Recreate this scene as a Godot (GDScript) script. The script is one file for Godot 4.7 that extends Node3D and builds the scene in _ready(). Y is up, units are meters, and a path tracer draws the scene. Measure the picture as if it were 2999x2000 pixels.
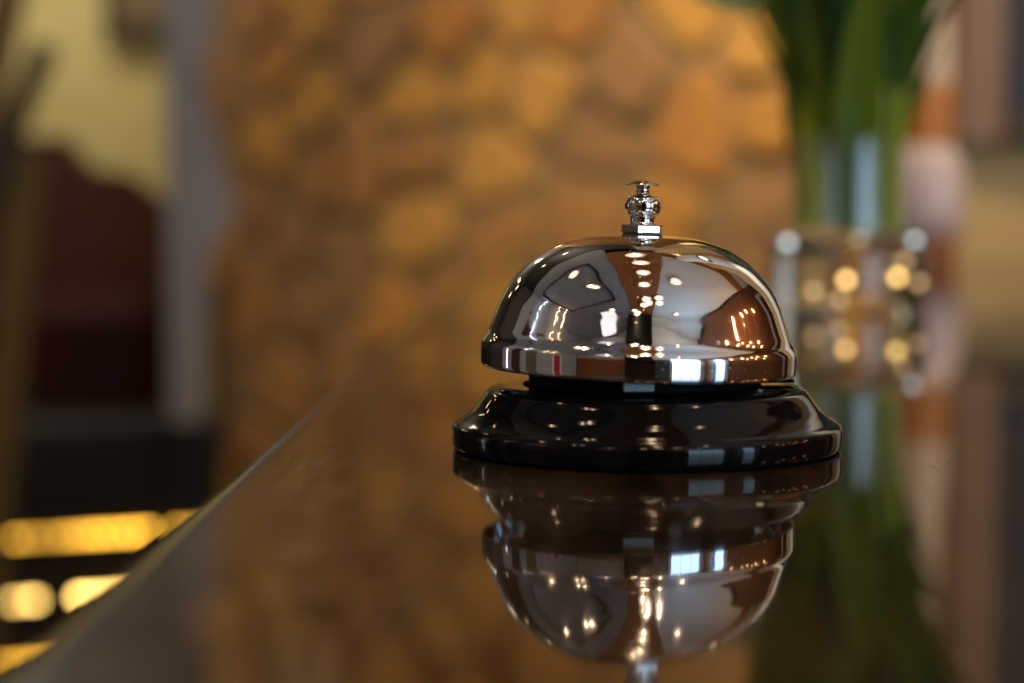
extends Node3D
# Call bell on a polished bar counter, stone wall behind. Bell base centre = origin, counter top = y 0.

const CEIL := 2.0
const FLOOR := -0.95
var rng := RandomNumberGenerator.new()

# ---------------------------------------------------------------- materials
func lin(r: float, g: float, b: float) -> Color:
	return Color(r, g, b).linear_to_srgb()

func mat(r: float, g: float, b: float, rough := 0.6, metal := 0.0, spec := 0.5) -> StandardMaterial3D:
	var m := StandardMaterial3D.new()
	m.albedo_color = lin(r, g, b)
	m.roughness = rough
	m.metallic = metal
	m.metallic_specular = spec
	return m

func glow(r: float, g: float, b: float, e: float) -> StandardMaterial3D:
	var m := mat(0.8, 0.8, 0.8, 0.5)
	m.emission_enabled = true
	m.emission = lin(r, g, b)
	m.emission_energy_multiplier = e
	return m

func glass() -> StandardMaterial3D:
	var m := StandardMaterial3D.new()
	m.albedo_color = Color(0.98, 1.0, 0.99, 0.0)
	m.roughness = 0.0
	m.refraction_enabled = true
	m.refraction_scale = 0.05
	return m

func noise(freq: float, sd: int, oct := 4) -> FastNoiseLite:
	var n := FastNoiseLite.new()
	n.noise_type = FastNoiseLite.TYPE_SIMPLEX_SMOOTH
	n.seed = sd
	n.frequency = freq
	n.fractal_octaves = oct
	return n

func noise_tex(freq: float, sd: int, a: Color, b: Color, size := 256, oct := 4) -> NoiseTexture2D:
	var t := NoiseTexture2D.new()
	t.width = size
	t.height = size
	t.seamless = true
	t.noise = noise(freq, sd, oct)
	var g := Gradient.new()
	g.set_color(0, a)
	g.set_color(1, b)
	t.color_ramp = g
	return t

func mottled(a: Color, b: Color, freq: float, sd: int, scale: float, rough := 0.8, bump := 0.0) -> StandardMaterial3D:
	var m := StandardMaterial3D.new()
	m.albedo_texture = noise_tex(freq, sd, a, b)
	m.roughness = rough
	m.uv1_triplanar = true
	m.uv1_scale = Vector3.ONE * scale
	if bump > 0.0:
		m.heightmap_enabled = true
		m.heightmap_scale = bump
		m.heightmap_texture = noise_tex(freq * 2.0, sd + 5, Color.BLACK, Color.WHITE)
	return m

# ---------------------------------------------------------------- scene nodes
func thing(called: String, label: String, category: String, at := Vector3.ZERO, turn := 0.0, group := "") -> Node3D:
	var o := Node3D.new()
	o.name = called
	add_child(o, true)
	o.position = at
	o.rotation.y = turn
	return tag(o, label, category, group)

func tag(o: Node3D, label: String, category: String, group := "", kind := "") -> Node3D:
	if label: o.set_meta("label", label)
	if category: o.set_meta("category", category)
	if group: o.set_meta("group", group)
	if kind: o.set_meta("kind", kind)
	return o

func part(called: String, mesh: Mesh, m: Material, parent: Node, at := Vector3.ZERO, turn := Vector3.ZERO) -> MeshInstance3D:
	var o := MeshInstance3D.new()
	o.name = called
	o.mesh = mesh
	o.material_override = m
	o.position = at
	o.rotation = turn
	parent.add_child(o, true)
	return o

func struct(called: String, mesh: Mesh, m: Material, at := Vector3.ZERO, turn := Vector3.ZERO, label := "") -> MeshInstance3D:
	var o := part(called, mesh, m, self, at, turn)
	tag(o, label, "", "", "structure")
	return o

# ---------------------------------------------------------------- meshes
func catmull(p: PackedVector2Array, sub: int) -> PackedVector2Array:
	var out := PackedVector2Array()
	var n := p.size()
	for i in n - 1:
		var a := p[i - 1] if i > 0 else p[0] * 2.0 - p[1]
		var d := p[i + 2] if i + 2 < n else p[n - 1] * 2.0 - p[n - 2]
		for k in sub:
			out.append(p[i].cubic_interpolate(p[i + 1], a, d, float(k) / sub))
	out.append(p[n - 1])
	return out

func mm(list: Array) -> PackedVector2Array:
	var out := PackedVector2Array()
	for i in range(0, list.size(), 2):
		out.append(Vector2(list[i], list[i + 1]) * 0.001)
	return out

# surface of revolution about y; the profile runs so that the outside lies on its right (upwards along the outer side)
func lathe(p: PackedVector2Array, seg := 64, flat_at := []) -> ArrayMesh:
	var v := PackedVector3Array()
	var nn := PackedVector3Array()
	var uv := PackedVector2Array()
	var idx := PackedInt32Array()
	var n := p.size()
	var length := 0.0
	for i in n:
		var t := (p[mini(i + 1, n - 1)] - p[maxi(i - 1, 0)]).normalized()
		if i > 0: length += p[i].distance_to(p[i - 1])
		for k in seg + 1:
			var a := TAU * k / seg
			var e := Vector3(sin(a), 0, cos(a))
			v.append(e * maxf(p[i].x, 0.0) + Vector3(0, p[i].y, 0))
			nn.append((e * t.y + Vector3(0, -t.x, 0)).normalized())
			uv.append(Vector2(float(k) / seg, length * 10.0))
	for i in n - 1:
		for k in seg:
			var q := [i * (seg + 1) + k, i * (seg + 1) + k + 1, (i + 1) * (seg + 1) + k + 1, (i + 1) * (seg + 1) + k]
			for tri in [[q[0], q[1], q[2]], [q[0], q[2], q[3]]]:
				var g: Vector3 = (v[tri[1]] - v[tri[0]]).cross(v[tri[2]] - v[tri[0]])
				if g.length() < 1e-16: continue
				var s: Vector3 = nn[tri[0]] + nn[tri[1]] + nn[tri[2]]
				if g.dot(s) > 0.0: idx.append_array([tri[0], tri[2], tri[1]])
				else: idx.append_array([tri[0], tri[1], tri[2]])
	return arrays(v, nn, uv, idx)

func arrays(v: PackedVector3Array, nn: PackedVector3Array, uv: PackedVector2Array, idx: PackedInt32Array) -> ArrayMesh:
	var a := []
	a.resize(Mesh.ARRAY_MAX)
	a[Mesh.ARRAY_VERTEX] = v
	a[Mesh.ARRAY_NORMAL] = nn
	a[Mesh.ARRAY_TEX_UV] = uv
	a[Mesh.ARRAY_INDEX] = idx
	var m := ArrayMesh.new()
	m.add_surface_from_arrays(Mesh.PRIMITIVE_TRIANGLES, a)
	return m

# a flat convex face, turned to point away from «inside»
func face(st: SurfaceTool, pts: Array, inside: Vector3, uvs := []) -> void:
	var c := Vector3.ZERO
	for p in pts: c += p
	c /= pts.size()
	var nrm: Vector3 = (pts[1] - pts[0]).cross(pts[2] - pts[0]).normalized()
	var out := nrm.dot(c - inside) > 0.0
	var w := nrm if out else -nrm
	for i in range(1, pts.size() - 1):
		for k in ([0, i + 1, i] if out else [0, i, i + 1]):
			st.set_normal(w)
			st.set_uv(uvs[k] if uvs.size() else Vector2(pts[k].x + pts[k].z, pts[k].y + pts[k].z))
			st.add_vertex(pts[k])

# box with chamfered edges, centred on «at»; «rough» moves the corners about
func add_bevel(st: SurfaceTool, size: Vector3, b: float, at := Vector3.ZERO, rough := 0.0) -> void:
	var h := size / 2.0
	var q := {}
	for sx in [-1, 1]:
		for sy in [-1, 1]:
			for sz in [-1, 1]:
				var s := Vector3(sx, sy, sz)
				var j := Vector3(rng.randf_range(-1, 1), rng.randf_range(-1, 1), rng.randf_range(-1, 1)) * rough
				for ax in 3:
					var p := s * (h - Vector3.ONE * b)
					p[ax] = s[ax] * h[ax]
					q[[sx, sy, sz, ax]] = at + p + j
	for ax in 3:
		var u := (ax + 1) % 3
		var w := (ax + 2) % 3
		for s in [-1, 1]:
			var pts := []
			for c in [[-1, -1], [1, -1], [1, 1], [-1, 1]]:
				var k := [0, 0, 0]
				k[ax] = s
				k[u] = c[0]
				k[w] = c[1]
				pts.append(q[[k[0], k[1], k[2], ax]])
			face(st, pts, at)
		for su in [-1, 1]:
			for sw in [-1, 1]:
				var k0 := [0, 0, 0]
				k0[u] = su
				k0[w] = sw
				var k1 := k0.duplicate()
				k0[ax] = -1
				k1[ax] = 1
				face(st, [q[[k0[0], k0[1], k0[2], u]], q[[k1[0], k1[1], k1[2], u]], q[[k1[0], k1[1], k1[2], w]], q[[k0[0], k0[1], k0[2], w]]], at)
	for sx in [-1, 1]:
		for sy in [-1, 1]:
			for sz in [-1, 1]:
				face(st, [q[[sx, sy, sz, 0]], q[[sx, sy, sz, 1]], q[[sx, sy, sz, 2]]], at)

func tool() -> SurfaceTool:
	var st := SurfaceTool.new()
	st.begin(Mesh.PRIMITIVE_TRIANGLES)
	return st

func bevel_box(size: Vector3, b := 0.004, at := Vector3.ZERO, rough := 0.0) -> ArrayMesh:
	var st := tool()
	add_bevel(st, size, b, at, rough)
	return st.commit()

# prism: polygon in x,y pulled along z from z0 to z1
func prism(poly: PackedVector2Array, z0: float, z1: float) -> ArrayMesh:
	var st := tool()
	var n := poly.size()
	var area := 0.0
	for i in n:
		area += poly[i].cross(poly[(i + 1) % n])
	for i in n:
		var a := poly[i]
		var b := poly[(i + 1) % n]
		var e := (b - a).normalized()
		var o := Vector2(e.y, -e.x) * signf(area)
		var mid := (a + b) / 2.0
		var inside := Vector3(mid.x - o.x, mid.y - o.y, (z0 + z1) / 2.0)
		face(st, [Vector3(a.x, a.y, z0), Vector3(b.x, b.y, z0), Vector3(b.x, b.y, z1), Vector3(a.x, a.y, z1)], inside)
	var tr := Geometry2D.triangulate_polygon(poly)
	for z in [z0, z1]:
		for i in range(0, tr.size(), 3):
			var t := [poly[tr[i]], poly[tr[i + 1]], poly[tr[i + 2]]]
			face(st, [Vector3(t[0].x, t[0].y, z), Vector3(t[1].x, t[1].y, z), Vector3(t[2].x, t[2].y, z)], Vector3(t[0].x, t[0].y, (z0 + z1) / 2.0))
	return st.commit()

# tube along points, tapering
func tube(pts: Array, r0: float, r1: float, seg := 10) -> ArrayMesh:
	var v := PackedVector3Array()
	var nn := PackedVector3Array()
	var uv := PackedVector2Array()
	var idx := PackedInt32Array()
	var n := pts.size()
	for i in n:
		var t: Vector3 = (pts[mini(i + 1, n - 1)] - pts[maxi(i - 1, 0)]).normalized()
		var x := t.cross(Vector3(0.31, 0.2, 0.93)).normalized()
		var y := t.cross(x)
		var r := lerpf(r0, r1, float(i) / (n - 1))
		for k in seg + 1:
			var a := TAU * k / seg
			var e := x * cos(a) + y * sin(a)
			v.append(pts[i] + e * r)
			nn.append(e)
			uv.append(Vector2(float(k) / seg, float(i) / n))
	for i in n - 1:
		for k in seg:
			var q := [i * (seg + 1) + k, i * (seg + 1) + k + 1, (i + 1) * (seg + 1) + k + 1, (i + 1) * (seg + 1) + k]
			for tri in [[q[0], q[1], q[2]], [q[0], q[2], q[3]]]:
				var g: Vector3 = (v[tri[1]] - v[tri[0]]).cross(v[tri[2]] - v[tri[0]])
				if g.dot(nn[tri[0]] + nn[tri[1]]) > 0.0: idx.append_array([tri[0], tri[2], tri[1]])
				else: idx.append_array(tri)
	return arrays(v, nn, uv, idx)

func omni(parent: Node, at: Vector3, c: Color, e: float, size: float) -> void:
	var l := OmniLight3D.new()
	l.name = "lamp"
	l.position = at
	l.light_color = c
	l.light_energy = e
	l.light_size = size
	l.omni_range = 12.0
	l.omni_attenuation = 2.0
	l.shadow_enabled = true
	parent.add_child(l, true)

func _ready() -> void:
	rng.seed = 7
	# ------------------------------------------------ camera, air, exposure
	var cam := Camera3D.new()
	cam.name = "camera"
	cam.position = Vector3(-0.0293, 0.057, 0.45)
	cam.rotation.x = -atan2(455.0, 6062.0)
	cam.near = 0.02
	cam.far = 30.0
	var lens := CameraAttributesPhysical.new()
	lens.frustum_focal_length = 72.8
	lens.frustum_focus_distance = 0.445
	lens.frustum_near = 0.02
	lens.frustum_far = 30.0
	lens.exposure_aperture = 7.5
	cam.attributes = lens
	add_child(cam)
	cam.fov = 18.73
	cam.current = true
	var we := WorldEnvironment.new()
	we.name = "environment"
	var env := Environment.new()
	env.background_mode = Environment.BG_COLOR
	env.background_color = lin(0.004, 0.004, 0.005)
	env.tonemap_mode = Environment.TONE_MAPPER_LINEAR
	env.tonemap_exposure = 1.0
	env.sdfgi_enabled = true
	env.ssao_enabled = true
	env.ssil_enabled = true
	we.environment = env
	add_child(we)
	build_room()
	build_counter()
	build_stones()
	build_background()
	build_lamps()
	build_vase()
	build_glint_lights()
	build_bell()

# ---------------------------------------------------------------- setting
func build_room() -> void:
	var white := mottled(lin(0.78, 0.79, 0.80), lin(0.84, 0.84, 0.84), 0.02, 1, 0.6, 0.9)
	var grey := mottled(lin(0.33, 0.345, 0.38), lin(0.41, 0.425, 0.46), 0.02, 2, 0.6, 0.9)
	var wood := mottled(lin(0.30, 0.10, 0.028), lin(0.42, 0.15, 0.045), 0.03, 3, 0.8, 0.5)
	var dark := mat(0.03, 0.027, 0.025, 0.6)
	var red_wood := mottled(lin(0.2, 0.066, 0.02), lin(0.27, 0.095, 0.028), 0.03, 4, 0.9, 0.4)
	struct("floor", bevel_box(Vector3(7.4, 0.1, 8.2), 0.004), mottled(lin(0.25, 0.25, 0.25), lin(0.32, 0.32, 0.32), 0.03, 8, 0.9, 0.5), Vector3(-0.1, FLOOR - 0.05, -0.7))
	struct("ceiling", bevel_box(Vector3(2.36, 0.1, 3.7), 0.003), white, Vector3(1.58, CEIL + 0.05, 0.85))
	struct("ceiling", bevel_box(Vector3(2.6, 0.1, 4.35), 0.003), grey, Vector3(-1.65, CEIL + 0.05, 0.52))
	struct("ceiling", bevel_box(Vector3(3.2, 0.1, 3.1), 0.003), dark, Vector3(-1.52, CEIL + 0.05, -3.21))
	struct("ceiling", bevel_box(Vector3(2.6, 0.1, 3.1), 0.003), white, Vector3(1.40, CEIL + 0.05, -3.06))
	struct("ceiling_beam", bevel_box(Vector3(0.74, 0.12, 3.92), 0.005), wood, Vector3(0.025, CEIL + 0.04, 0.73))
	struct("ceiling_beam", bevel_box(Vector3(2.3, 0.14, 0.5), 0.005), wood, Vector3(1.56, CEIL + 0.02, -1.245))
	# raised tray on the left ceiling: four dark mouldings
	for b in [[-1.68, -0.80, 1.95, 0.05], [-1.68, 1.30, 1.95, 0.05], [-0.73, 0.25, 0.05, 2.05], [-2.63, 0.25, 0.05, 2.05]]:
		struct("ceiling_moulding", bevel_box(Vector3(b[2], 0.05, b[3]), 0.004), dark, Vector3(b[0], CEIL - 0.026, b[1]))
	# walls that the bell mirrors
	struct("wall", bevel_box(Vector3(0.1, 2.95, 4.25), 0.003), grey, Vector3(-3.0, 0.525, 0.55))
	struct("wall", bevel_box(Vector3(0.1, 2.95, 3.1), 0.003), mat(0.05, 0.04, 0.035, 0.7), Vector3(-3.0, 0.525, -3.15))
	struct("wall", bevel_box(Vector3(2.35, 1.35, 0.1), 0.003), red_wood, Vector3(-1.75, FLOOR + 0.675, 2.75))
	struct("wall", bevel_box(Vector3(2.35, 1.595, 0.1), 0.003), grey, Vector3(-1.75, FLOOR + 1.353 + 0.7975, 2.75))
	struct("stand_in_pillar", bevel_box(Vector3(0.93, 2.945, 0.3), 0.006), mat(0.006, 0.006, 0.007, 0.7, 0.0, 0.2), Vector3(-0.1, FLOOR + 1.475, 2.65))  # dark block added in place of the person behind the camera
	# back wall right of the pillar with its window opening x 0.95..2.4, y -0.35..0.85
	for w in [[0.66, 0.525, 0.58, 2.95], [2.53, 0.525, 0.26, 2.95], [1.675, -0.652, 1.446, 0.596], [1.675, 1.627, 1.446, 0.746]]:
		struct("wall", bevel_box(Vector3(w[2], w[3], 0.1), 0.003), white, Vector3(w[0], w[1], 2.75))
	# right wall with its window opening z 1.5..2.05
	for w in [[-1.23, 0.525, 5.4, 2.95], [2.375, 0.525, 0.65, 2.95], [1.76, -0.652, 0.57, 0.596], [1.76, 1.627, 0.57, 0.746]]:
		struct("wall", bevel_box(Vector3(0.1, w[3], w[2] - 0.004), 0.003), red_wood, Vector3(2.71, w[1], w[0]))
	struct("ceiling_moulding", bevel_box(Vector3(0.05, 0.07, 3.9), 0.005), dark, Vector3(2.63, CEIL - 0.037, 0.4))
	window(Vector3(1.675, 0.45, 2.78), 0.0, Vector2(1.446, 1.6), 3, "wide window with a dark frame in the wall behind the camera")
	window(Vector3(2.74, 0.45, 1.76), PI / 2, Vector2(0.566, 1.6), 1, "narrow window with a dark frame in the dark red panelled wall")
	var ban := thing("wall_banner", "narrow crimson banner between white borders on the grey wall", "banner", Vector3(-2.94, -0.3, 1.5), PI / 2)
	part("cloth", bevel_box(Vector3(0.3, 1.5, 0.008), 0.003), mat(0.5, 0.02, 0.05, 0.8), ban, Vector3(0, 0, 0.0))
	for s in [-1, 1]:
		part("border", bevel_box(Vector3(0.09, 1.5, 0.012), 0.003), mat(0.75, 0.72, 0.72, 0.8), ban, Vector3(0.2 * s, 0, 0.002))
	var pan := thing("ceiling_panel_light", "square pale ceiling light panel left of the wooden beam", "ceiling light", Vector3(-1.28, CEIL - 0.03, 2.3))
	part("frame", bevel_box(Vector3(0.62, 0.03, 0.62), 0.004), white, pan)
	part("diffuser", bevel_box(Vector3(0.56, 0.01, 0.56), 0.003), glow(1.0, 0.93, 0.93, 0.9), pan, Vector3(0, -0.014, 0))
	area(pan, Vector3(0, -0.03, 0), Vector2(0.56, 0.56), Color(1.0, 0.97, 0.96), 0.15, 0.0)
	pan.get_node("glow").rotation = Vector3(-PI / 2, 0, 0)
	# more uprights that the rim of the bell mirrors
	var dr := thing("door", "dark teal panelled door between the black pillar and the wide window", "door", Vector3(0.65, FLOOR, 2.68))
	part("leaf", bevel_box(Vector3(0.5, 2.05, 0.04), 0.004), mat(0.03, 0.05, 0.055, 0.35), dr, Vector3(0, 1.025, 0))
	for p in [0.5, 1.5]:
		part("panel", bevel_box(Vector3(0.32, 0.75, 0.02), 0.008), mat(0.05, 0.085, 0.09, 0.35), dr, Vector3(0, p, -0.025))
	part("handle", bevel_box(Vector3(0.03, 0.16, 0.05), 0.01), mat(0.6, 0.6, 0.6, 0.2, 1.0), dr, Vector3(-0.2, 1.0, -0.045))
	for q in [[0.22, "olive drape hanging beside the tall wall light on the grey wall", 0.17, 0.16, 0.10], [-0.62, "dark maroon drape on the grey wall next to the tall wall light", 0.07, 0.02, 0.025]]:
		var dp := thing("drape", q[1], "drape", Vector3(-2.92, FLOOR, q[0]), PI / 2)
		for f in 6:
			part("fold", lathe(mm([0, 0, 38, 0, 42, 1100, 36, 2250, 0, 2250]), 14), mat(q[2], q[3], q[4], 0.9), dp, Vector3(-0.2 + 0.08 * f, 0, 0.01 * (f % 2)))
	for q in [[1.40, "pale grey drape on the pillar side of the narrow window", 0.6], [2.12, "pale grey drape on the corner side of the narrow window", 0.5]]:
		var dp := thing("drape", q[1], "drape", Vector3(2.62, FLOOR, q[0]), PI / 2)
		for f in 3:
			part("fold", lathe(mm([0, 0, 28, 0, 30, 1100, 26, 2300, 0, 2300]), 14), mat(q[2], q[2], q[2] * 1.03, 0.9), dp, Vector3(-0.055 + 0.055 * f, 0, -0.01 * (f % 2)))
	var slit := thing("wall_lamp", "tall thin cool white wall light on the grey wall", "lamp", Vector3(-2.93, 0.1, -1.18), PI / 2)
	part("casing", bevel_box(Vector3(0.12, 1.0, 0.03), 0.006), mat(0.7, 0.7, 0.7, 0.4), slit)
	part("diffuser", bevel_box(Vector3(0.08, 0.94, 0.02), 0.006), glow(0.85, 0.93, 1.0, 3.0), slit, Vector3(0, 0, 0.02))
	area(slit, Vector3(0, 0, 0.06), Vector2(0.08, 0.94), Color(0.9, 0.95, 1.0), 0.5, 0.0)
	# white column just right of the view
	var col := thing("column", "round white painted column beside the counter", "column", Vector3(0.70, FLOOR, -1.07))
	part("shaft", lathe(catmull(mm([115, 60, 115, 400, 115, 1500, 115, 2940]), 6), 40), white, col)
	part("plinth", bevel_box(Vector3(0.29, 0.06, 0.29), 0.006), white, col, Vector3(0, 0.03, 0))
	var jamb := thing("door_frame", "tall white door frame on the dark red panelled wall", "door frame", Vector3(2.64, FLOOR, -1.9), -PI / 2)
	part("post", bevel_box(Vector3(0.22, 2.2, 0.04), 0.005), white, jamb, Vector3(0, 1.1, 0))
	part("post", bevel_box(Vector3(0.22, 2.2, 0.04), 0.005), white, jamb, Vector3(-0.95, 1.1, 0))
	part("lintel", bevel_box(Vector3(1.25, 0.16, 0.05), 0.005), white, jamb, Vector3(-0.475, 2.285, 0))

func area(parent: Node, at: Vector3, size: Vector2, c: Color, e: float, turn: float) -> void:
	var l := AreaLight3D.new()
	l.name = "glow"
	l.area_size = size
	l.area_normalize_energy = false
	l.light_color = c
	l.light_energy = e
	l.area_range = 14.0
	l.position = at
	l.rotation.y = PI + turn      # area lights shine along -z
	l.shadow_enabled = true
	parent.add_child(l, true)

func window(at: Vector3, turn: float, size: Vector2, mullions: int, label: String) -> void:
	# its local +z points out of the room
	var w := thing("window", label, "window", at, turn)
	var frame := mat(0.06, 0.055, 0.05, 0.4)
	part("pane", bevel_box(Vector3(size.x - 0.03, size.y - 0.03, 0.02), 0.003), glow(0.80, 0.93, 1.0, 0.8), w, Vector3(0, 0, 0.02))
	for s in [-1, 1]:
		part("frame", bevel_box(Vector3(0.05, size.y - 0.004, 0.06), 0.004), frame, w, Vector3(s * (size.x / 2 - 0.028), 0, -0.02))
		part("frame", bevel_box(Vector3(size.x - 0.11, 0.05, 0.06), 0.004), frame, w, Vector3(0, s * (size.y / 2 - 0.028), -0.02))
	for k in range(1, mullions):
		part("mullion", bevel_box(Vector3(0.035, size.y - 0.11, 0.05), 0.004), frame, w, Vector3(size.x * (float(k) / mullions - 0.5), 0, -0.02))
	var l := AreaLight3D.new()
	l.name = "glow"
	l.area_size = size - Vector2(0.1, 0.1)
	l.area_normalize_energy = false
	l.light_color = Color(0.70, 0.87, 1.0)
	l.light_energy = 1.6
	l.area_range = 14.0
	l.position = Vector3(0, 0, -0.09)
	l.shadow_enabled = true
	w.add_child(l, true)

# ---------------------------------------------------------------- counter
const YAW := -0.0308      # the counter runs slightly to the right, away from the camera
const EDGE_X := -0.0902

func wood_images() -> Array:
	var n := 1024
	var col := Image.create(n, n, false, Image.FORMAT_RGB8)
	var rou := Image.create(n, n, false, Image.FORMAT_RGB8)
	var grain := noise(0.004, 11, 4)
	var fine := noise(0.02, 12, 3)
	var cloud := noise(0.006, 13, 4)
	for y in n:
		for x in n:
			var g := grain.get_noise_2d(x * 7.0, y * 0.5) * 0.5 + 0.5
			var f := fine.get_noise_2d(x * 5.0, y * 0.22) * 0.5 + 0.5
			var c := cloud.get_noise_2d(x, y * 0.7) * 0.5 + 0.5
			var t := clampf(0.5 * g + 0.25 * f + 0.5 * (c - 0.4), 0.0, 1.0)
			t = t * t * (3.0 - 2.0 * t)
			col.set_pixel(x, y, lin(lerpf(0.002, 0.058, t), lerpf(0.0015, 0.034, t), lerpf(0.0012, 0.018, t)))
			var r := 0.021 + 0.05 * clampf(c * 1.8 - 0.7, 0, 1) + 0.012 * f * f
			# the finish is dulled along the worn left edge
			var worn := (1.0 - smoothstep(0.0, 120.0, x + 160.0 * (c - 0.45))) * (0.45 + 0.55 * g) if x < 700 else smoothstep(985.0, 1023.0, x)
			r = lerpf(r, 0.17 + 0.10 * f, worn)
			var lip := 1.0 - smoothstep(14.0, 55.0, x + 20.0 * f) if x < 700 else smoothstep(960.0, 985.0, x)
			r = lerpf(r, 0.09 + 0.09 * c, lip)
			rou.set_pixel(x, y, Color(r, r, r))
	# fine scratches and wiping marks in the varnish
	for k in 3600:
		var p := Vector2(rng.randf() * n, rng.randf() * n)
		var a := rng.randf_range(-0.5, 0.5) + (PI / 2 if rng.randf() < 0.35 else 0.0)
		var l := rng.randf_range(4, 34)
		var v := rng.randf_range(0.07, 0.22)
		for s in int(l):
			var q := p + Vector2(cos(a), sin(a)) * s
			var qx := posmod(int(q.x), n)
			var qy := posmod(int(q.y), n)
			rou.set_pixel(qx, qy, Color(v, v, v))
			if k % 3 == 0: col.set_pixel(qx, qy, col.get_pixel(qx, qy).lerp(lin(0.26, 0.19, 0.13), 0.35))
			a += rng.randf_range(-0.01, 0.01)
	# dust specks
	for k in 1600:
		var qx := rng.randi() % n
		var qy := rng.randi() % n
		col.set_pixel(qx, qy, col.get_pixel(qx, qy).lerp(lin(0.3, 0.26, 0.2), rng.randf_range(0.2, 0.7)))
		rou.set_pixel(qx, qy, Color(0.4, 0.4, 0.4))
	return [ImageTexture.create_from_image(col), ImageTexture.create_from_image(rou)]

func build_counter() -> void:
	var tex := wood_images()
	var top := StandardMaterial3D.new()
	top.albedo_texture = tex[0]
	top.roughness_texture = tex[1]
	top.roughness = 1.0
	top.metallic_specular = 0.42
	top.uv1_scale = Vector3(2.2, 2.2, 1)
	top.heightmap_enabled = true
	top.heightmap_scale = 0.003
	top.heightmap_texture = noise_tex(0.012, 21, Color.BLACK, Color.WHITE, 512, 3)
	var c := thing("bar_counter", "long dark brown varnished wooden counter with a rounded worn edge", "counter", Vector3(EDGE_X, 0, 0), YAW)
	# cross-section of the top from underneath round the bullnose to the right-hand edge; far ends differ
	var prof := []
	var r := 0.012
	prof.append(Vector2(0.03, -0.045))
	for k in 7:
		var a := PI * 1.5 - PI / 2 * k / 6.0
		prof.append(Vector2(r, -0.045 + r) + Vector2(cos(a), sin(a)) * r)
	for k in 13:
		var a := PI - PI / 2 * k / 12.0
		prof.append(Vector2(r, -r) + Vector2(cos(a), sin(a)) * r)
	var flat := prof.size()
	for x in [0.05, 0.1, 0.2, 0.345]:
		prof.append(Vector2(x, 0))
	var v := PackedVector3Array()
	var nn := PackedVector3Array()
	var uv := PackedVector2Array()
	var idx := PackedInt32Array()
	for i in prof.size():
		var p: Vector2 = prof[i]
		var e: Vector2 = (prof[mini(i + 1, prof.size() - 1)] - prof[maxi(i - 1, 0)]).normalized()
		var nrm := Vector3(-e.y, e.x, 0)
		if i >= flat - 1: nrm = Vector3.UP
		var far := -2.545 + p.x * 0.95
		for z in [1.3, far]:
			v.append(Vector3(p.x, p.y, z))
			nn.append(nrm)
			uv.append(Vector2(p.x - (p.y if i < flat else 0.0), z))
	for i in prof.size() - 1:
		var q := i * 2
		for tri in [[q, q + 1, q + 3], [q, q + 3, q + 2]]:
			var g: Vector3 = (v[tri[1]] - v[tri[0]]).cross(v[tri[2]] - v[tri[0]])
			if g.dot(nn[tri[0]]) > 0.0: idx.append_array([tri[0], tri[2], tri[1]])
			else: idx.append_array(tri)
	# the wider part of the top, short of the pier
	var b := v.size()
	for p in [Vector3(0.345, 0, 1.3), Vector3(0.345, 0, -1.16), Vector3(0.60, 0, -1.16), Vector3(0.60, 0, 1.3)]:
		v.append(p)
		nn.append(Vector3.UP)
		uv.append(Vector2(p.x, p.z))
	idx.append_array([b, b + 1, b + 2, b, b + 2, b + 3])
	part("worktop", arrays(v, nn, uv, idx), top, c)
	var panel := mottled(lin(0.03, 0.014, 0.008), lin(0.05, 0.022, 0.012), 0.03, 31, 1.5, 0.4)
	part("apron", bevel_box(Vector3(0.54, 0.9, 3.4), 0.004), panel, c, Vector3(0.325, -0.5, -0.42))

# what of the polygon lies behind the line through p across n
func clip(poly: PackedVector2Array, p: Vector2, n: Vector2) -> PackedVector2Array:
	var out := PackedVector2Array()
	for i in poly.size():
		var a := poly[i]
		var b := poly[(i + 1) % poly.size()]
		var da := (a - p).dot(n)
		var db := (b - p).dot(n)
		if da <= 0.0: out.append(a)
		if da * db < 0.0: out.append(a.lerp(b, da / (da - db)))
	return out

func soften(poly: PackedVector2Array) -> PackedVector2Array:
	var out := PackedVector2Array()
	for i in poly.size():
		var a := poly[i]
		var b := poly[(i + 1) % poly.size()]
		if a.distance_to(b) < 0.006:
			out.append((a + b) / 2.0)
			continue
		out.append(a.lerp(b, 0.25))
		out.append(a.lerp(b, 0.75))
	return out

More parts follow.
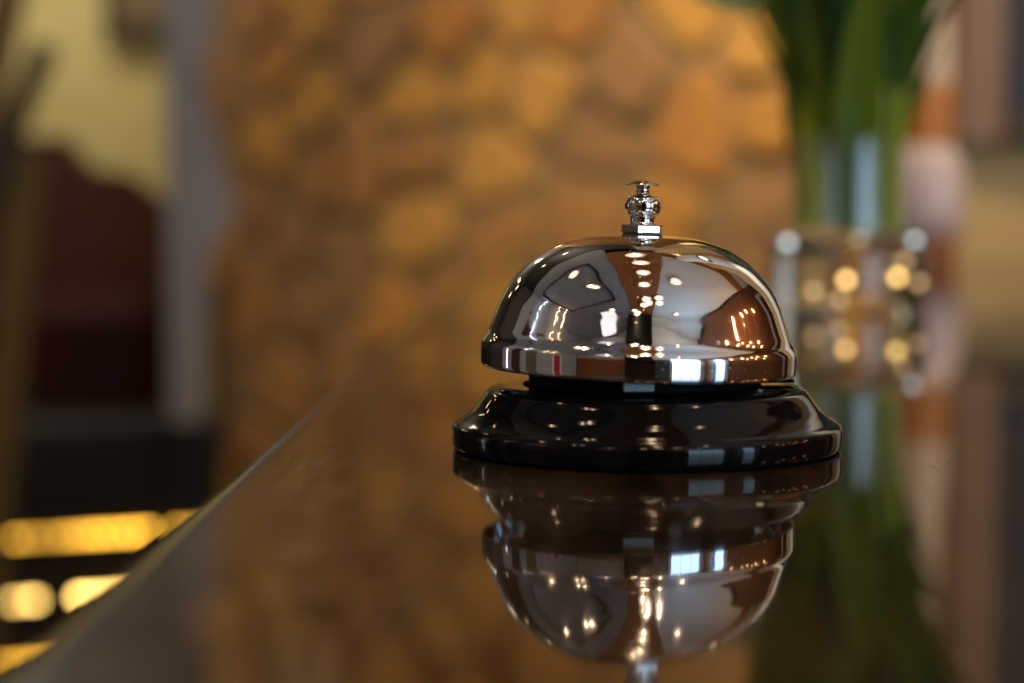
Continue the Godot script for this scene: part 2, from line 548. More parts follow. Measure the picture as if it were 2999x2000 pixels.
# ---------------------------------------------------------------- stone wall
func build_stones() -> void:
	var at := Vector3(-0.512, FLOOR, -2.85)
	var turn := -atan2(0.701, 0.713)
	var w := thing("stone_wall", "rough wall of mustard and brown stones in warm light", "stone wall", at, turn)
	var mortar := mottled(lin(0.19, 0.125, 0.062), lin(0.27, 0.175, 0.085), 0.05, 41, 3.0, 0.95)
	part("mortar", bevel_box(Vector3(2.28, 2.94, 0.12), 0.004), mortar, w, Vector3(1.11, 1.472, -0.075))
	var mats := []
	var tones := [[0.50, 0.245, 0.045], [0.55, 0.295, 0.065], [0.47, 0.225, 0.042], [0.42, 0.195, 0.045], [0.37, 0.18, 0.052], [0.33, 0.17, 0.06], [0.59, 0.33, 0.08], [0.45, 0.20, 0.042], [0.53, 0.27, 0.052], [0.30, 0.165, 0.07], [0.54, 0.285, 0.056], [0.39, 0.195, 0.062]]
	for k in tones.size():
		var t: Array = tones[k]
		t = [lerpf(t[0], 0.27, 0.08), lerpf(t[1], 0.165, 0.08), lerpf(t[2], 0.085, 0.08)]
		mats.append(mottled(lin(t[0] * 0.72, t[1] * 0.7, t[2] * 0.7), lin(t[0] * 1.12, t[1] * 1.12, t[2] * 1.15), 0.03, 50 + k, 5.0, 0.9))
	# irregular stones: each cell is what lies nearer to its own seed than to any other
	var seeds := PackedVector2Array()
	var slope := 0.10
	for r in range(-3, 31):
		for c in range(-2, 17):
			var q := Vector2(c * 0.156 + 0.078 * (r % 2), r * 0.098) + Vector2(rng.randf_range(-0.062, 0.062), rng.randf_range(-0.028, 0.028))
			seeds.append(q.rotated(slope))
	var rest := tool()
	for k in seeds.size():
		var c := seeds[k]
		if c.x < -0.02 or c.x > 2.2 or c.y < 0.06 or c.y > 2.88: continue
		var cell := PackedVector2Array([c + Vector2(-0.2, -0.13), c + Vector2(0.2, -0.13), c + Vector2(0.2, 0.13), c + Vector2(-0.2, 0.13)])
		for m in seeds.size():
			var to := seeds[m] - c
			if m == k or to.length() > 0.46: continue
			cell = clip(cell, (c + seeds[m]) / 2.0 - to.normalized() * 0.010, to.normalized())
		cell = soften(cell)
		if cell.size() < 5: continue
		var front := c.y > 0.42 and c.y < 1.72
		var st := tool() if front else rest
		var at_z := rng.randf_range(-0.010, 0.004)
		var o2 := Vector3.ZERO if front else Vector3(c.x, c.y, at_z)
		var mid := o2 + Vector3(0, 0, -0.03)
		var n := cell.size()
		var cap := []
		for v in n:
			var a: Vector2 = cell[v] - c
			var b: Vector2 = cell[(v + 1) % n] - c
			var a1 := o2 + Vector3(a.x, a.y, -0.007)
			var b1 := o2 + Vector3(b.x, b.y, -0.007)
			var a0 := o2 + Vector3(a.x * 0.94, a.y * 0.92, 0.0)
			var b0 := o2 + Vector3(b.x * 0.94, b.y * 0.92, 0.0)
			cap.append(a0)
			face(st, [a0, b0, b1, a1], mid)
			face(st, [a1, b1, b1 + Vector3(0, 0, -0.03), a1 + Vector3(0, 0, -0.03)], mid)
		face(st, cap, mid)
		if front:
			part("stone", st.commit(), mats[rng.randi() % mats.size()], w, Vector3(c.x, c.y, at_z))
	var o := part("stonework", rest.commit(), mats[3], w)
	o.set_meta("kind", "stuff")

# ---------------------------------------------------------------- the far left and right
func build_background() -> void:
	# yellow wall and its picture
	var yellow := mottled(lin(0.60, 0.52, 0.22), lin(0.68, 0.60, 0.28), 0.02, 61, 0.8, 0.9)
	var yw := thing("plaster_wall", "olive yellow plaster wall at the far left", "wall", Vector3(-0.86, FLOOR, -3.42))
	part("wall_face", bevel_box(Vector3(0.62, 1.5, 0.1), 0.003), yellow, yw, Vector3(0, 0.75, 0))
	part("bulkhead", bevel_box(Vector3(0.62, 1.4, 0.16), 0.003), mat(0.03, 0.03, 0.033, 0.8), yw, Vector3(0, 2.203, 0.03))
	struct("wall", bevel_box(Vector3(1.72, 2.94, 0.1), 0.003), mat(0.035, 0.026, 0.02, 0.8), Vector3(-2.035, FLOOR + 1.47, -3.42))
	var pic := thing("picture", "small dark framed picture hanging on the yellow wall", "picture", Vector3(-0.70, 0.318, -3.355))
	part("frame", bevel_box(Vector3(0.145, 0.26, 0.02), 0.005), mat(0.035, 0.035, 0.022, 0.5), pic, Vector3(0, 0.13, 0))
	part("print", bevel_box(Vector3(0.09, 0.2, 0.006), 0.001), mottled(lin(0.12, 0.07, 0.03), lin(0.25, 0.2, 0.1), 0.03, 62, 8.0, 0.6), pic, Vector3(0, 0.13, 0.011))
	# dark wooden bench back with a stepped top
	var poly := PackedVector2Array([Vector2(-0.9, 0), Vector2(0.372, 0), Vector2(0.375, 0.97), Vector2(0.345, 0.985), Vector2(0.32, 1.005), Vector2(0.295, 1.026), Vector2(0.24, 1.034), Vector2(0.225, 1.04), Vector2(0.203, 1.07), Vector2(0.188, 1.085), Vector2(0.16, 1.085), Vector2(-0.9, 1.06)])
	var be := thing("bench", "dark reddish brown wooden bench with a high stepped back", "bench", Vector3(-0.935, FLOOR, -2.86))
	part("backrest", prism(poly, -0.06, 0.0), mottled(lin(0.05, 0.014, 0.003), lin(0.075, 0.02, 0.004), 0.03, 63, 2.0, 0.45), be)
	part("cushion", bevel_box(Vector3(1.26, 0.34, 0.12), 0.05), mat(0.034, 0.012, 0.011, 0.85, 0.0, 0.2), be, Vector3(-0.26, 0.68, 0.062))
	part("seat", bevel_box(Vector3(1.26, 0.12, 0.24), 0.03), mat(0.03, 0.008, 0.007, 0.6), be, Vector3(-0.26, 0.42, 0.13))
	# folded easel at the left border: slanting bars given by their upper and lower ends
	var ez := thing("folded_easel", "folded easel of olive and dark slanting bars at the left border", "easel", Vector3(-0.72, FLOOR, -2.45))
	var olive := mat(0.11, 0.08, 0.025, 0.8)
	for q in [[-0.706, 0.10, -0.752, -0.34, 0.05, 0], [-0.672, 0.252, -0.766, 0.026, 0.034, 1], [-0.718, 0.37, -0.785, 0.07, 0.05, 0], [-0.752, -0.33, -0.82, -0.94, 0.05, 0]]:
		var a := Vector2(q[0], q[1])
		var b := Vector2(q[2], q[3])
		part("bar", bevel_box(Vector3(q[4], a.distance_to(b), 0.02), 0.004), mat(0.028, 0.017, 0.008, 0.8) if q[5] else olive, ez, Vector3((a.x + b.x) / 2 + 0.72, (a.y + b.y) / 2 - FLOOR, 0.022 * q[5]), Vector3(0, 0, (a - b).angle() - PI / 2))
	# curtain: gathered folds, width follows its height
	var st_v := PackedVector3Array()
	var st_n := PackedVector3Array()
	var st_u := PackedVector2Array()
	var st_i := PackedInt32Array()
	var rows := 48
	var cols := 60
	for i in rows + 1:
		var h := lerpf(-0.28, 0.55, float(i) / rows)
		var right := curtain_right(h)
		for k in cols + 1:
			var t := float(k) / cols
			var x := lerpf(-0.520, right, t)
			var ph := t * 22.0 + sin(h * 6.0) * 0.5
			var z := sin(ph) * 0.006
			st_v.append(Vector3(x, h, z))
			st_n.append(Vector3(-cos(ph) * 0.3, 0, 1).normalized())
			st_u.append(Vector2(t, h))
	for i in rows:
		for k in cols:
			var q := i * (cols + 1) + k
			st_i.append_array([q, q + cols + 1, q + 1, q + 1, q + cols + 1, q + cols + 2])
	var cu := part("curtain", arrays(st_v, st_n, st_u, st_i), mottled(lin(0.25, 0.26, 0.30), lin(0.31, 0.32, 0.36), 0.05, 64, 6.0, 0.9), self, Vector3(0, 0, -2.5))
	tag(cu, "pale grey gathered curtain at the left end of the stone wall", "curtain")
	# black low cabinet with three warm light strips
	var cb := thing("low_cabinet", "low black cabinet below the counter level at the left", "cabinet", Vector3(-0.98, FLOOR, -2.46), 0.36)
	var black := mat(0.006, 0.007, 0.009, 0.5)
	part("carcass", bevel_box(Vector3(1.10, 0.66, 0.16), 0.006), black, cb, Vector3(0.0, 0.33, -0.08))
	var names := ["topmost of the three warm light strips on the black cabinet", "middle one of the three warm light strips on the black cabinet", "lowest of the three warm light strips on the black cabinet"]
	for k in 3:
		var y := -0.455 - 0.092 * k
		part("shelf_edge", bevel_box(Vector3(1.12, 0.016, 0.03), 0.003), black, cb, Vector3(0.0, y - FLOOR + 0.022, 0.0152))
		var ls := thing("light_strip", names[k], "light strip", Vector3(-0.98, y, -2.46) + Vector3(0, 0, 0.006).rotated(Vector3.UP, 0.36), 0.36, "light strips on the black cabinet")
		part("channel", bevel_box(Vector3(1.08, 0.014, 0.008), 0.002), mat(0.02, 0.02, 0.02, 0.5), ls)
		var bead := bevel_box(Vector3(0.019, 0.008, 0.008), 0.002)
		for q in 45:
			if absf(-0.98 + (-0.53 + q * 0.024) * 0.936 - [-0.555, -0.70, -0.62][k]) < 0.019: continue
			var e: float = [11.0, 18.0, 5.0][k] * (0.75 + 0.45 * sin(q * 0.7 + k * 2.0)) * rng.randf_range(0.7, 1.2)
			part("led", bead, glow(1.0, 0.49 + 0.13 * (k % 2), 0.04 + 0.11 * (k % 2), e), ls, Vector3(-0.53 + q * 0.024, 0, 0.007))
		area(ls, Vector3(0, 0, 0.02), Vector2(1.06, 0.008), Color(1.0, 0.75, 0.4), 0.8, 0.0)
	# tan pier on the right, framed board on it
	var pier := mottled(lin(0.52, 0.33, 0.135), lin(0.62, 0.41, 0.18), 0.02, 65, 1.2, 0.9)
	var pr := thing("pier", "broad tan plastered pier at the right end of the counter", "pier", Vector3(0.80, FLOOR, -1.36))
	part("shaft", bevel_box(Vector3(1.0, 2.94, 0.3), 0.006), pier, pr, Vector3(0, 1.472, 0))
	var fb := thing("framed_board", "dark slate board in a broad brown wooden frame on the pier", "board", Vector3(0.319, 0.089, -1.198))
	var frame_m := mottled(lin(0.21, 0.115, 0.068), lin(0.27, 0.15, 0.092), 0.04, 66, 6.0, 0.6)
	part("slate", bevel_box(Vector3(0.46, 0.55, 0.012), 0.002), mat(0.022, 0.026, 0.034, 0.7), fb, Vector3(0.26, 0.29, 0.0))
	part("stile", bevel_box(Vector3(0.038, 0.6, 0.024), 0.003), frame_m, fb, Vector3(0.02, 0.3, 0.002))
	part("stile", bevel_box(Vector3(0.038, 0.6, 0.024), 0.003), frame_m, fb, Vector3(0.49, 0.3, 0.002))
	part("rail", bevel_box(Vector3(0.43, 0.022, 0.03), 0.003), mat(0.06, 0.032, 0.012, 0.6), fb, Vector3(0.255, 0.012, 0.003))  # shade on the bottom rail is put into its darker colour
	part("rail", bevel_box(Vector3(0.43, 0.038, 0.024), 0.003), frame_m, fb, Vector3(0.255, 0.58, 0.002))
	# bottle with the orange collar
	var bo := thing("bottle", "tall ceramic bottle with pinkish white belly and orange collar", "bottle", Vector3(0.274, 0, -1.07))
	part("foot", lathe(catmull(mm([0, 0.2, 19, 0.2, 21, 1.5, 22, 8, 22.5, 16, 20, 20.5]), 8), 48), mat(0.28, 0.09, 0.025, 0.5), bo)
	part("belly", lathe(catmull(mm([19, 20.4, 24, 24, 27.5, 36, 28, 52, 26.5, 68, 22, 82, 18, 87]), 8), 48), mat(0.62, 0.48, 0.46, 0.4), bo)
	part("collar", lathe(catmull(mm([17.6, 87.2, 19, 89, 19.2, 105, 19.2, 124, 18.4, 129, 17, 130.5]), 8), 48), mat(0.50, 0.18, 0.025, 0.45), bo)
	part("neck", lathe(catmull(mm([17, 130.6, 17.8, 134, 17, 160, 14.5, 200, 13, 240, 13.5, 262, 11, 264, 0, 264]), 8), 48), mat(0.70, 0.52, 0.36, 0.4), bo)

func curtain_right(h: float) -> float:
	# right-hand outline, from above to below
	var y := [0.55, 0.30, 0.20, 0.12, 0.03, -0.06, -0.16, -0.32]
	var x := [-0.448, -0.452, -0.466, -0.450, -0.424, -0.463, -0.468, -0.476]
	for i in y.size() - 1:
		if h <= y[i] and h >= y[i + 1]:
			var t: float = (y[i] - h) / (y[i] - y[i + 1])
			return lerpf(x[i], x[i + 1], smoothstep(0.0, 1.0, t))
	return x[0]

# ---------------------------------------------------------------- lamps that the bell mirrors, and added unseen ones
func build_lamps() -> void:
	var can_m := mat(0.5, 0.5, 0.5, 0.4)
	var can := lathe(mm([122, 3, 124, 0, 130, 0, 132, 3, 132, 55, 130, 58, 0, 58]), 24)
	var disc := lathe(mm([0, 9, 24, 9.2, 41, 10, 44, 12]), 24)
	var warm := glow(1.0, 0.70, 0.40, 45.0)
	var ring := lathe(mm([44, 12, 64, 9, 80, 6, 82, 6]), 24)
	var rim := lathe(mm([82, 6, 100, 4.5, 118, 3, 121, 3]), 24)
	var rim_m := glow(1.0, 0.30, 0.05, 0.75)
	var ring_m := glow(1.0, 0.45, 0.12, 3.4)
	var row := [[0.03, -0.92], [0.08, -0.5], [0.09, 0.1], [0.10, 0.53], [0.14, 1.36], [0.20, 1.52], [0.08, 1.62], [-0.24, 2.05], [-0.14, 2.25], [-0.2, 2.42],  [0.47, 1.27], [0.52, 1.5], [0.59, -1.25], [0.71, 0.26], [-1.14, -0.51], [-1.02, 0.33], [-0.95, 0.45], [1.3, 2.2], [-1.0, 1.9]]
	var nth := ["first", "second", "third", "fourth", "fifth", "sixth", "seventh", "eighth", "ninth", "tenth"]
	var row_labels := []
	for k in 10: row_labels.append("warm ceiling spotlight on the wooden beam, %s in line from the stone wall" % nth[k])
	for k in 4: row_labels.append("warm spotlight right of the wooden beam, " + ["nearer of the pair before the window", "farther of the pair before the window", "on the crossing beam", "alone on the white ceiling"][k])
	for k in 5: row_labels.append(["warm spotlight mirrored inside the dark framed ceiling tray, towards the stone wall", "brighter of two adjoining spotlights mirrored inside the dark framed ceiling tray", "dimmer twin of the adjoining spotlights mirrored inside the dark framed ceiling tray", "warm spotlight near the window on the right white ceiling", "warm spotlight left of the beam near the dark pillar"][k])
	for k in row.size():
		var p: Array = row[k]
		var low := 0.07 if absf(p[0]) < 0.4 else 0.06
		if p[1] < -1.0 and p[0] > 0.4: low = 0.115
		var t := thing("ceiling_spotlight", row_labels[k], "spotlight", Vector3(p[0], CEIL - low - 0.013, p[1]), 0.0, "ceiling spotlights mirrored in the bell")
		part("housing", can, can_m, t)
		part("bulb", disc, warm, t)
		part("halo_ring", ring, ring_m, t)  # glowing rings imitate the orange halo round the bulb
		part("halo_ring", rim, rim_m, t)
		omni(t, Vector3(0, -0.03, 0), Color(1.0, 0.88, 0.72), 0.03, 0.02)
	# wall lamps on the right, two rows
	var tube_m := glow(1.0, 0.60, 0.26, 12.0)
	var lamp_n := 0
	for s in [[0.98, 1.05, 0.32], [0.42, 1.12, 0.30], [-0.08, 1.16, 0.2], [-0.42, 1.22, 0.2], [-0.85, 1.12, 0.2], [0.30, 0.80, 0.12], [-0.08, 0.72, 0.12], [-0.5, 0.66, 0.12]]:
		var where: String = "upper row of five, %s from the window" % nth[lamp_n] if lamp_n < 5 else "lower row of three, %s from the window" % nth[lamp_n - 5]
		lamp_n += 1
		var t := thing("wall_lamp", "candle shaped wall lamp mirrored in the bell, " + where, "lamp", Vector3(2.6, s[1], s[0]), 0.0, "wall lamps mirrored in the bell")
		part("bracket", bevel_box(Vector3(0.06, 0.02, 0.05), 0.004), mat(0.2, 0.14, 0.06, 0.4, 1.0), t, Vector3(0.03, -s[2] / 2 - 0.02, 0))
		var h: float = s[2] * 500.0
		part("bulb", lathe(catmull(mm([0, -h, 26, -h + 4, 46, -h * 0.5, 48, h * 0.3, 30, h * 0.8, 0, h]), 5), 16), tube_m, t)
		omni(t, Vector3.ZERO, Color(1.0, 0.8, 0.55), 0.02, 0.02)
	# hanging strings of little bulbs, the cool one added for a window reflection
	for s in [[-2.75, 0.62, 0.026, 1.0, 0.62, 0.3], [-2.7, 0.98, 0.022, 1.0, 0.6, 0.28], [-2.8, -0.35, 0.03, 0.9, 0.93, 1.0]]:
		var label: String = ["cool white bulb string added in place of a window reflection", "warm string of hanging bulbs nearest the tray ceiling", "second warm string of hanging bulbs beside the first"][2 if s[1] > 0.9 else (1 if s[1] > 0 else 0)]
		var t := thing("bulb_string", label, "string of bulbs", Vector3(s[0], 0, s[1]), 0.0)
		part("cord", tube([Vector3(0, 2.0, 0), Vector3(0.01, 1.5, 0.01), Vector3(0, 1.0, 0)], 0.004, 0.004, 6), mat(0.02, 0.02, 0.02), t)
		var gm := glow(s[3], s[4], s[5], 12.0)
		var bulb := lathe(catmull(mm([0, -26, 18, -18, 26, 0, 18, 18, 0, 26]), 3), 12)
		for k in 9:
			part("bulb", bulb, gm, t, Vector3(rng.randf_range(-0.04, 0.04), 1.92 - k * 0.1, rng.randf_range(-0.05, 0.05)))
	# small pendants above the left end of the stone wall
	var pend_n := 0
	for s in [[-0.71, 1.6, -2.0], [-0.28, 0.68, -2.2], [-0.95, 0.70, -2.03], [-1.0, 0.72, -1.95], [-1.06, 0.74, -1.87], [-1.25, 0.75, -1.8], [-1.3, 0.62, -2.1], [-1.0, 1.25, -1.6]]:
		var which: String = ["highest of all, on the shortest cord", "nearest the middle of the wall", "first of three in a close row", "middle of three in a close row", "last of three in a close row", "nearest the camera at the far left", "lowest of all, at the far left", "second highest, on a short cord"][pend_n]
		pend_n += 1
		var t := thing("pendant_lamp", "small bare bulb before the stone wall, " + which, "pendant lamp", Vector3(s[0], s[1], s[2]), 0.0, "bare bulb pendants before the stone wall")
		part("bulb", lathe(catmull(mm([0, -30, 18, -22, 28, 0, 18, 22, 10, 34, 0, 38]), 4), 16), glow(1.0, 0.64, 0.3, 10.0), t)
		part("cord", tube([Vector3(0, 0.05, 0), Vector3(0, CEIL - s[1], 0)], 0.004, 0.004, 6), mat(0.02, 0.02, 0.02), t)
		omni(t, Vector3.ZERO, Color(1.0, 0.85, 0.65), 0.01, 0.02)
	# unseen lamps: one washes the stones, the lower is added for the pier
	for s in [[0.12, 1.0, -1.25], [0.46, 0.85, -0.72]]:
		var t := thing("unseen_washer", "unseen dark shaded warm lamp, " + ("higher one lighting the stone wall" if s[1] > 0.9 else "lower one added to brighten the pier"), "spotlight", Vector3(s[0], s[1], s[2]), 0.0, "unseen lamps for the stone wall and pier")
		part("shade", lathe(catmull(mm([62, 0, 66, 4, 50, 60, 24, 100, 8, 104, 0, 105]), 6), 32), mat(0.03, 0.03, 0.03, 0.4), t)
		part("bulb", lathe(catmull(mm([0, 12, 24, 18, 34, 36, 24, 56, 0, 64]), 4), 20), glow(1.0, 0.72, 0.42, 8.0), t)
		part("cord", tube([Vector3(0, 0.105, 0), Vector3(0, CEIL - s[1], 0)], 0.004, 0.004, 6), mat(0.02, 0.02, 0.02), t)
		var l := SpotLight3D.new()
		l.name = "beam"
		t.add_child(l)
		l.position = Vector3(0, 0.0, 0)
		l.look_at_from_position(Vector3(s[0], s[1] - 0.02, s[2]), Vector3(s[0] + 0.22, 0.02, -2.2) if s[2] < -1.0 else Vector3(0.62, 0.06, -1.21))
		l.light_color = Color(1.0, 0.92, 0.76)
		l.light_energy = 2.3 if s[2] < -1.0 else 0.42
		l.light_size = 0.03
		l.spot_angle = 33 if s[2] < -1.0 else 40
		l.spot_angle_attenuation = 1.0
		l.spot_range = 12.0
		l.spot_attenuation = 2.0
		l.shadow_enabled = true
	# unseen fill lamp added to brighten the yellow wall
	var t := thing("fill_lamp", "unseen globe lamp added to brighten the yellow wall", "lamp", Vector3(-1.0, 1.3, -2.95))
	part("globe", lathe(catmull(mm([0, -90, 60, -68, 90, 0, 60, 68, 0, 90]), 6), 24), glow(1.0, 0.86, 0.6, 5.0), t)
	part("cord", tube([Vector3(0, 0.09, 0), Vector3(0, 0.7, 0)], 0.004, 0.004, 6), mat(0.02, 0.02, 0.02), t)
	omni(t, Vector3.ZERO, Color(1.0, 0.96, 0.84), 1.1, 0.08)

# ---------------------------------------------------------------- vase
func blade(length: float, width: float, bend: float, fold := 0.25) -> ArrayMesh:
	var v := PackedVector3Array()
	var nn := PackedVector3Array()
	var uv := PackedVector2Array()
	var idx := PackedInt32Array()
	var n := 14
	for i in n + 1:
		var t := float(i) / n
		var a := bend * t
		var c := Vector3(0, length * t * (1.0 - 0.15 * bend * t), length * bend * 0.5 * t * t)
		var w := width * pow(sin(PI * clampf(0.06 + 0.94 * pow(t, 0.8), 0, 1)), 0.7) * 0.5
		for s in [-1.0, 0.0, 1.0]:
			v.append(c + Vector3(s * w, 0, absf(s) * w * fold))
			nn.append(Vector3(-s * fold, -sin(a) * 0.7, 1).normalized())
			uv.append(Vector2(s, t))
	for i in n:
		for k in 2:
			var q := i * 3 + k
			idx.append_array([q, q + 3, q + 1, q + 1, q + 3, q + 4])
	return arrays(v, nn, uv, idx)

func build_vase() -> void:
	var at := Vector3(0.1255, 0, -0.507)
	var va := thing("glass_vase", "clear glass vase with a thick wide foot behind the bell", "vase", at)
	var foot := mm([0, 0.3, 30, 0.3, 35, 1.2, 36.5, 5, 36.5, 20, 36, 27, 34, 31.5, 29.5, 33.6, 27.0, 34.4, 24, 34.6, 0, 34.6])
	part("foot", lathe(catmull(foot, 5), 96), glass(), va)
	var thin := StandardMaterial3D.new()
	thin.albedo_color = Color(0.9, 1.0, 0.97, 0.03)
	thin.roughness = 0.0
	thin.transparency = BaseMaterial3D.TRANSPARENCY_ALPHA
	part("vessel", lathe(catmull(mm([26.8, 34.7, 25.8, 44, 25.4, 60, 26.0, 74, 26.2, 78, 25.8, 79, 25.0, 78.4]), 5), 96), thin, va)
	var pl := thing("leafy_stems", "bunch of dark green leaves and stems standing in the vase", "plant", at)
	var greens := []
	for c in [[0.04, 0.10, 0.008], [0.07, 0.14, 0.010], [0.016, 0.05, 0.012], [0.13, 0.19, 0.008], [0.04, 0.12, 0.05]]:
		var m := mat(c[0], c[1], c[2], 0.45)
		m.backlight_enabled = true
		m.backlight = lin(0.12, 0.22, 0.02)
		greens.append(m)
	var stem_m := [mat(0.18, 0.24, 0.008, 0.4), mat(0.07, 0.13, 0.01, 0.4)]
	for k in 24:
		var a := TAU * k / 24.0 + rng.randf_range(-0.2, 0.2)
		var b := Vector3(cos(a), 0, sin(a)) * rng.randf_range(5, 19) * 0.001
		var e := Vector3(cos(a), 0, sin(a)) * rng.randf_range(14, 34) * 0.001
		part("stem", tube([b + Vector3(0, 0.037, 0), b.lerp(e, 0.4) + Vector3(0, 0.09, 0), e + Vector3(0, 0.2, 0)], 0.0034, 0.0024, 8), stem_m[rng.randi() % 2], pl)
	for k in 96:
		var a := TAU * k * 0.618
		var base := rng.randf_range(0.045, 0.15)
		var rad := 0.010 + 0.012 * (base - 0.045) / 0.1
		var lf := part("leaf", blade(rng.randf_range(0.07, 0.14), rng.randf_range(0.010, 0.026), rng.randf_range(0.05, 0.6), 0.5), greens[rng.randi() % 5], pl, Vector3(sin(a), 0, cos(a)) * rad + Vector3(0, base, 0))
		lf.rotation = Vector3(rng.randf_range(0.04, 0.30), a, rng.randf_range(-0.12, 0.12))
	# one leaf that hangs out to the upper left, two pale stalks put in as window highlights
	part("leaf", blade(0.068, 0.022, 0.3), greens[1], pl, Vector3(-0.010, 0.150, 0.012), Vector3(0, 0, 1.70))
	var oliv := mat(0.30, 0.38, 0.008, 0.4)
	for q in [[-0.0195, 0.010], [-0.0165, 0.014], [0.0185, 0.011], [-0.021, 0.002], [0.0205, 0.003]]:
		part("stem", tube([Vector3(q[0], 0.037, q[1]), Vector3(q[0] * 1.05, 0.07, q[1]), Vector3(q[0] * 1.25, 0.13, q[1] * 1.3), Vector3(q[0] * 1.5, 0.19, q[1] * 1.4)], 0.0036, 0.002, 10), oliv, pl)
	var pale := mat(0.3, 0.48, 0.5, 0.35)
	part("highlight_stalk", tube([Vector3(0.004, 0.037, 0.019), Vector3(0.004, 0.06, 0.0192), Vector3(0.004, 0.08, 0.019), Vector3(0.002, 0.108, 0.016)], 0.0052, 0.0015, 12), pale, pl)
	part("highlight_stalk", tube([Vector3(-0.011, 0.037, 0.016), Vector3(-0.011, 0.06, 0.017), Vector3(-0.012, 0.1, 0.018)], 0.004, 0.002, 12), mat(0.3, 0.38, 0.3, 0.4), pl)

# added glowing beads on a wire, imitating lamp glints in the glass foot
func build_glint_lights() -> void:
	var fl := thing("glint_lights", "added wire of tiny glowing beads imitating glints on the vase foot", "glint lights", Vector3(0.1255, 0, -0.507))
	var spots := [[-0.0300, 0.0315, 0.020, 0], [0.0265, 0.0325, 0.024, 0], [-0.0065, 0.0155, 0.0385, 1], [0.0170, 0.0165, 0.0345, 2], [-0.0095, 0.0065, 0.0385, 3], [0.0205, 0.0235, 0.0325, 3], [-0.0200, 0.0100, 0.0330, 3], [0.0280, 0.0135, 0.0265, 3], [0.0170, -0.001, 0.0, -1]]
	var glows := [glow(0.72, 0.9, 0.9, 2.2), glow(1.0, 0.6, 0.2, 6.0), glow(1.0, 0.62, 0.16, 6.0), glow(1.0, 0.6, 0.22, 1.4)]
	var bulb := lathe(catmull(mm([0, -1.9, 1.4, -1.3, 1.9, 0, 1.4, 1.3, 0, 1.9]), 3), 14)
	var run := []
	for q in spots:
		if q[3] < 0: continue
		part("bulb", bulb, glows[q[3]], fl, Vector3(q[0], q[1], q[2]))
	for k in 40:
		var a := TAU * k / 26.0
		var h := 0.018 + 0.014 * sin(k * 0.55)
		run.append(Vector3(sin(a) * 0.0375, h, cos(a) * 0.0375))
	part("wire", tube(run, 0.0003, 0.0003, 5), mat(0.3, 0.2, 0.1, 0.4, 1.0), fl)

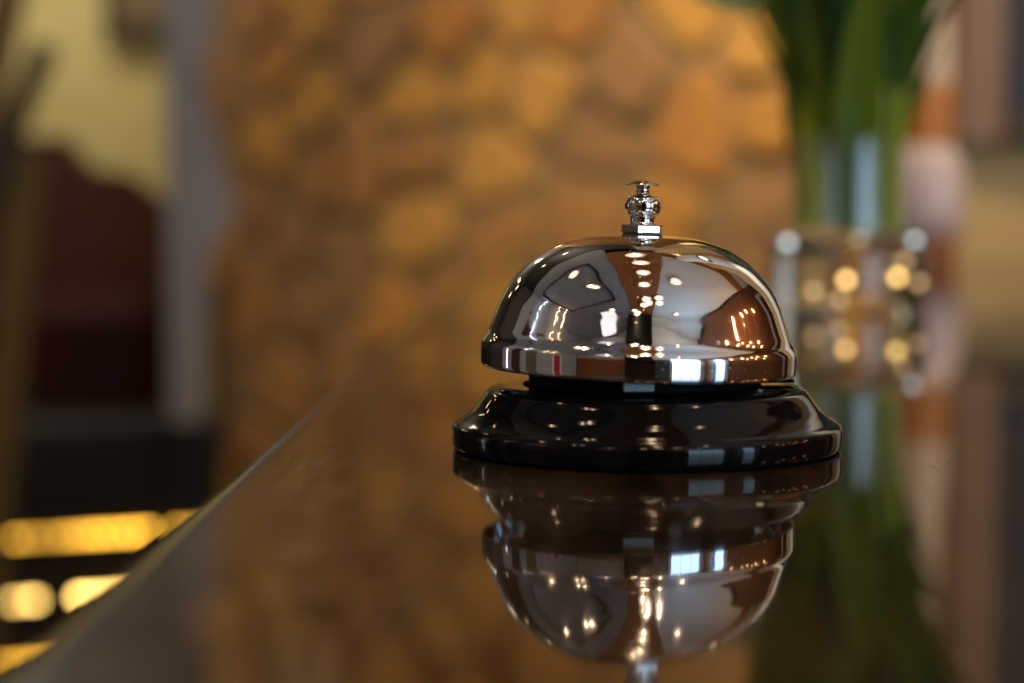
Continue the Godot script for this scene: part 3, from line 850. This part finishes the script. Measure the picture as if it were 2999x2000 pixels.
# ---------------------------------------------------------------- the bell
func build_bell() -> void:
	var chrome := mat(0.66, 0.67, 0.69, 0.025, 1.0)
	var nickel := mat(0.62, 0.60, 0.58, 0.12, 1.0)
	# wiping haze, fingermarks and dust on chrome and enamel
	var marks := Image.create(1024, 512, false, Image.FORMAT_RGB8)
	var cloud := noise(0.010, 81, 4)
	var streak := noise(0.03, 82, 3)
	for y in 512:
		for x in 1024:
			var c := clampf(cloud.get_noise_2d(x, y * 1.5) * 1.7, 0, 1)
			var t := clampf(streak.get_noise_2d(x * 0.5, y * 2.5) * 0.5 + 0.5, 0, 1)
			var r := 0.018 + 0.15 * c * t
			marks.set_pixel(x, y, Color(r, r, r))
	for k in 1300:
		var v := rng.randf_range(0.25, 0.6)
		marks.set_pixel(rng.randi() % 1024, rng.randi() % 512, Color(v, v, v))
	for k in 60:      # hairlines
		var p := Vector2(rng.randf() * 1024, rng.randf() * 512)
		var a := rng.randf() * TAU
		for q in int(rng.randf_range(6, 26)):
			p += Vector2(cos(a), sin(a))
			marks.set_pixel(posmod(int(p.x), 1024), posmod(int(p.y), 512), Color(0.16, 0.16, 0.16))
	var marks_tex := ImageTexture.create_from_image(marks)
	chrome.roughness = 1.0
	chrome.roughness_texture = marks_tex
	var enamel := mat(0.003, 0.003, 0.0035, 1.0, 0.0, 0.35)
	enamel.roughness_texture = marks_tex
	enamel.uv1_scale = Vector3(2, 1, 1)
	var be := thing("service_bell", "polished chrome counter bell on a glossy black base", "bell")
	# black base
	var bp := mm([0, 0.15, 38, 0.15, 41.2, 0.25, 42.1, 0.7, 42.4, 1.6, 42.5, 3.2, 42.45, 4.5, 42.1, 5.35, 41.3, 6.0, 40.3, 6.6, 39.2, 7.4, 37.9, 8.5, 36.9, 9.7, 36.0, 11.0, 35.2, 12.1, 34.3, 13.0, 33.0, 13.6, 31.2, 13.9, 28, 13.95, 20, 13.98, 10, 14, 0, 14])
	part("base", lathe(catmull(bp, 6), 220), enamel, be)
	# leaning bell: its own frame, tilted clockwise by two degrees
	var tilt := Basis(Vector3(0, 0, 1), deg_to_rad(-2.0))
	var o := Vector3(-0.0019, 0.0172, 0)
	var dome := mm([0, 28.6, 6.3, 28.4, 10.5, 28.0, 14.0, 27.2, 17.5, 26.0, 20.3, 24.5, 23.1, 22.6, 25.3, 20.5, 27.4, 18.0, 29.3, 14.8, 30.5, 11.8, 31.5, 8.9, 32.4, 7.0, 33.1, 5.2, 33.35, 4.0, 33.35, 1.5, 33.45, 0.35, 33.8, 0.0, 34.15, 0.3, 34.3, 1.0, 34.32, 3.0, 34.3, 4.5, 34.15, 5.3, 33.75, 6.1, 33.2, 6.9, 32.75, 7.8, 32.3, 9.2, 31.3, 12.0, 30.1, 15.1, 28.2, 18.5, 26.0, 21.2, 23.7, 23.4, 20.8, 25.4, 17.9, 26.9, 14.2, 28.15, 10.6, 28.9, 6.3, 29.3, 3.0, 29.45, 0, 29.5])
	var d := part("dome", lathe(catmull(dome, 8), 256), chrome, be)
	d.transform = Transform3D(tilt, o)
	var axis := tilt * Vector3.UP
	# hexagonal nut
	var nut := tool()
	var rr := 0.00478
	var ch := 0.00022
	for k in 6:
		var a0 := deg_to_rad(-13.6 + 60.0 * k)
		var a1 := a0 + PI / 3
		var e0 := Vector3(sin(a0), 0, cos(a0))
		var e1 := Vector3(sin(a1), 0, cos(a1))
		var up := Vector3.UP
		face(nut, [e0 * rr + up * ch, e1 * rr + up * ch, e1 * rr + up * (0.00175 - ch), e0 * rr + up * (0.00175 - ch)], Vector3.ZERO)
		face(nut, [e0 * rr + up * (0.00175 - ch), e1 * rr + up * (0.00175 - ch), e1 * (rr - ch) + up * 0.00175, e0 * (rr - ch) + up * 0.00175], Vector3.ZERO)
		face(nut, [e0 * rr + up * ch, e1 * rr + up * ch, e1 * (rr - ch), e0 * (rr - ch)], Vector3(0, 0.001, 0))
		face(nut, [e0 * (rr - ch) + up * 0.00175, e1 * (rr - ch) + up * 0.00175, up * 0.00175], Vector3.ZERO)
		face(nut, [e0 * (rr - ch), e1 * (rr - ch), Vector3.ZERO], Vector3(0, 0.001, 0))
	var top := o + axis * 0.0297
	var shift := Vector3(-0.0002, 0, 0)
	var n := part("nut", nut.commit(), mat(0.66, 0.66, 0.66, 0.08, 1.0), be)
	n.transform = Transform3D(tilt, top + shift)
	var w := part("washer", lathe(mm([0, -0.5, 4.0, -0.5, 4.2, -0.35, 4.2, -0.05, 4.0, 0, 0, 0]), 48), mat(0.02, 0.02, 0.02, 0.4), be)
	w.transform = Transform3D(tilt, top + shift)
	var fin := mm([0, 0, 2.85, 0, 2.8, 0.3, 2.68, 0.6, 2.66, 1.2, 2.72, 1.6, 2.8, 1.85, 3.2, 2.2, 3.6, 2.7, 3.9, 3.5, 3.98, 4.15, 3.9, 4.8, 3.6, 5.5, 3.1, 6.05, 2.4, 6.35, 1.7, 6.45, 0, 6.45])
	var f := part("finial", lathe(catmull(fin, 6), 96), mat(0.66, 0.66, 0.67, 0.04, 1.0), be)
	f.transform = Transform3D(tilt, top + shift + axis * 0.00176)
	var s := part("stem", lathe(mm([0, 0, 1.45, 0, 1.45, 2.1, 0, 2.1]), 48), nickel, be)
	s.transform = Transform3D(tilt, top + axis * 0.0082 + Vector3(-0.0004, 0, 0))
	var cap := mm([0, 0, 1.4, 0.02, 2.6, 0.0, 3.5, -0.06, 3.68, -0.02, 3.72, 0.1, 3.6, 0.22, 3.1, 0.5, 2.3, 0.82, 1.2, 1.05, 0, 1.12])
	var c := part("push_button", lathe(catmull(cap, 5), 72), mat(0.60, 0.57, 0.53, 0.1, 1.0), be)
	c.transform = Transform3D(tilt, top + axis * 0.0103 + Vector3(-0.0005, 0, 0))
	part("striker_housing", lathe(catmull(mm([0, 0, 24.0, 0, 24.6, 0.4, 24.4, 4, 22.5, 7.0, 18.0, 9.0, 0, 9.2]), 5), 64), mat(0.006, 0.006, 0.007, 0.6, 0.0, 0.2), be, Vector3(-0.001, 0.0141, 0))
	# clapper bracket seen under the rim, black striker arm to the right
	var zinc := mottled(lin(0.10, 0.24, 0.25), lin(0.98, 1.0, 1.0), 0.3, 71, 32.0, 0.4)
	zinc.metallic = 0.0
	part("bracket", bevel_box(Vector3(0.0064, 0.0042, 0.0012), 0.0003), zinc, be, Vector3(-0.0034, 0.0172, 0.0285))
	part("striker_arm", bevel_box(Vector3(0.030, 0.0008, 0.0026), 0.0002), mat(0.01, 0.01, 0.011, 0.15), be, Vector3(0.0172, 0.0147, 0.0))
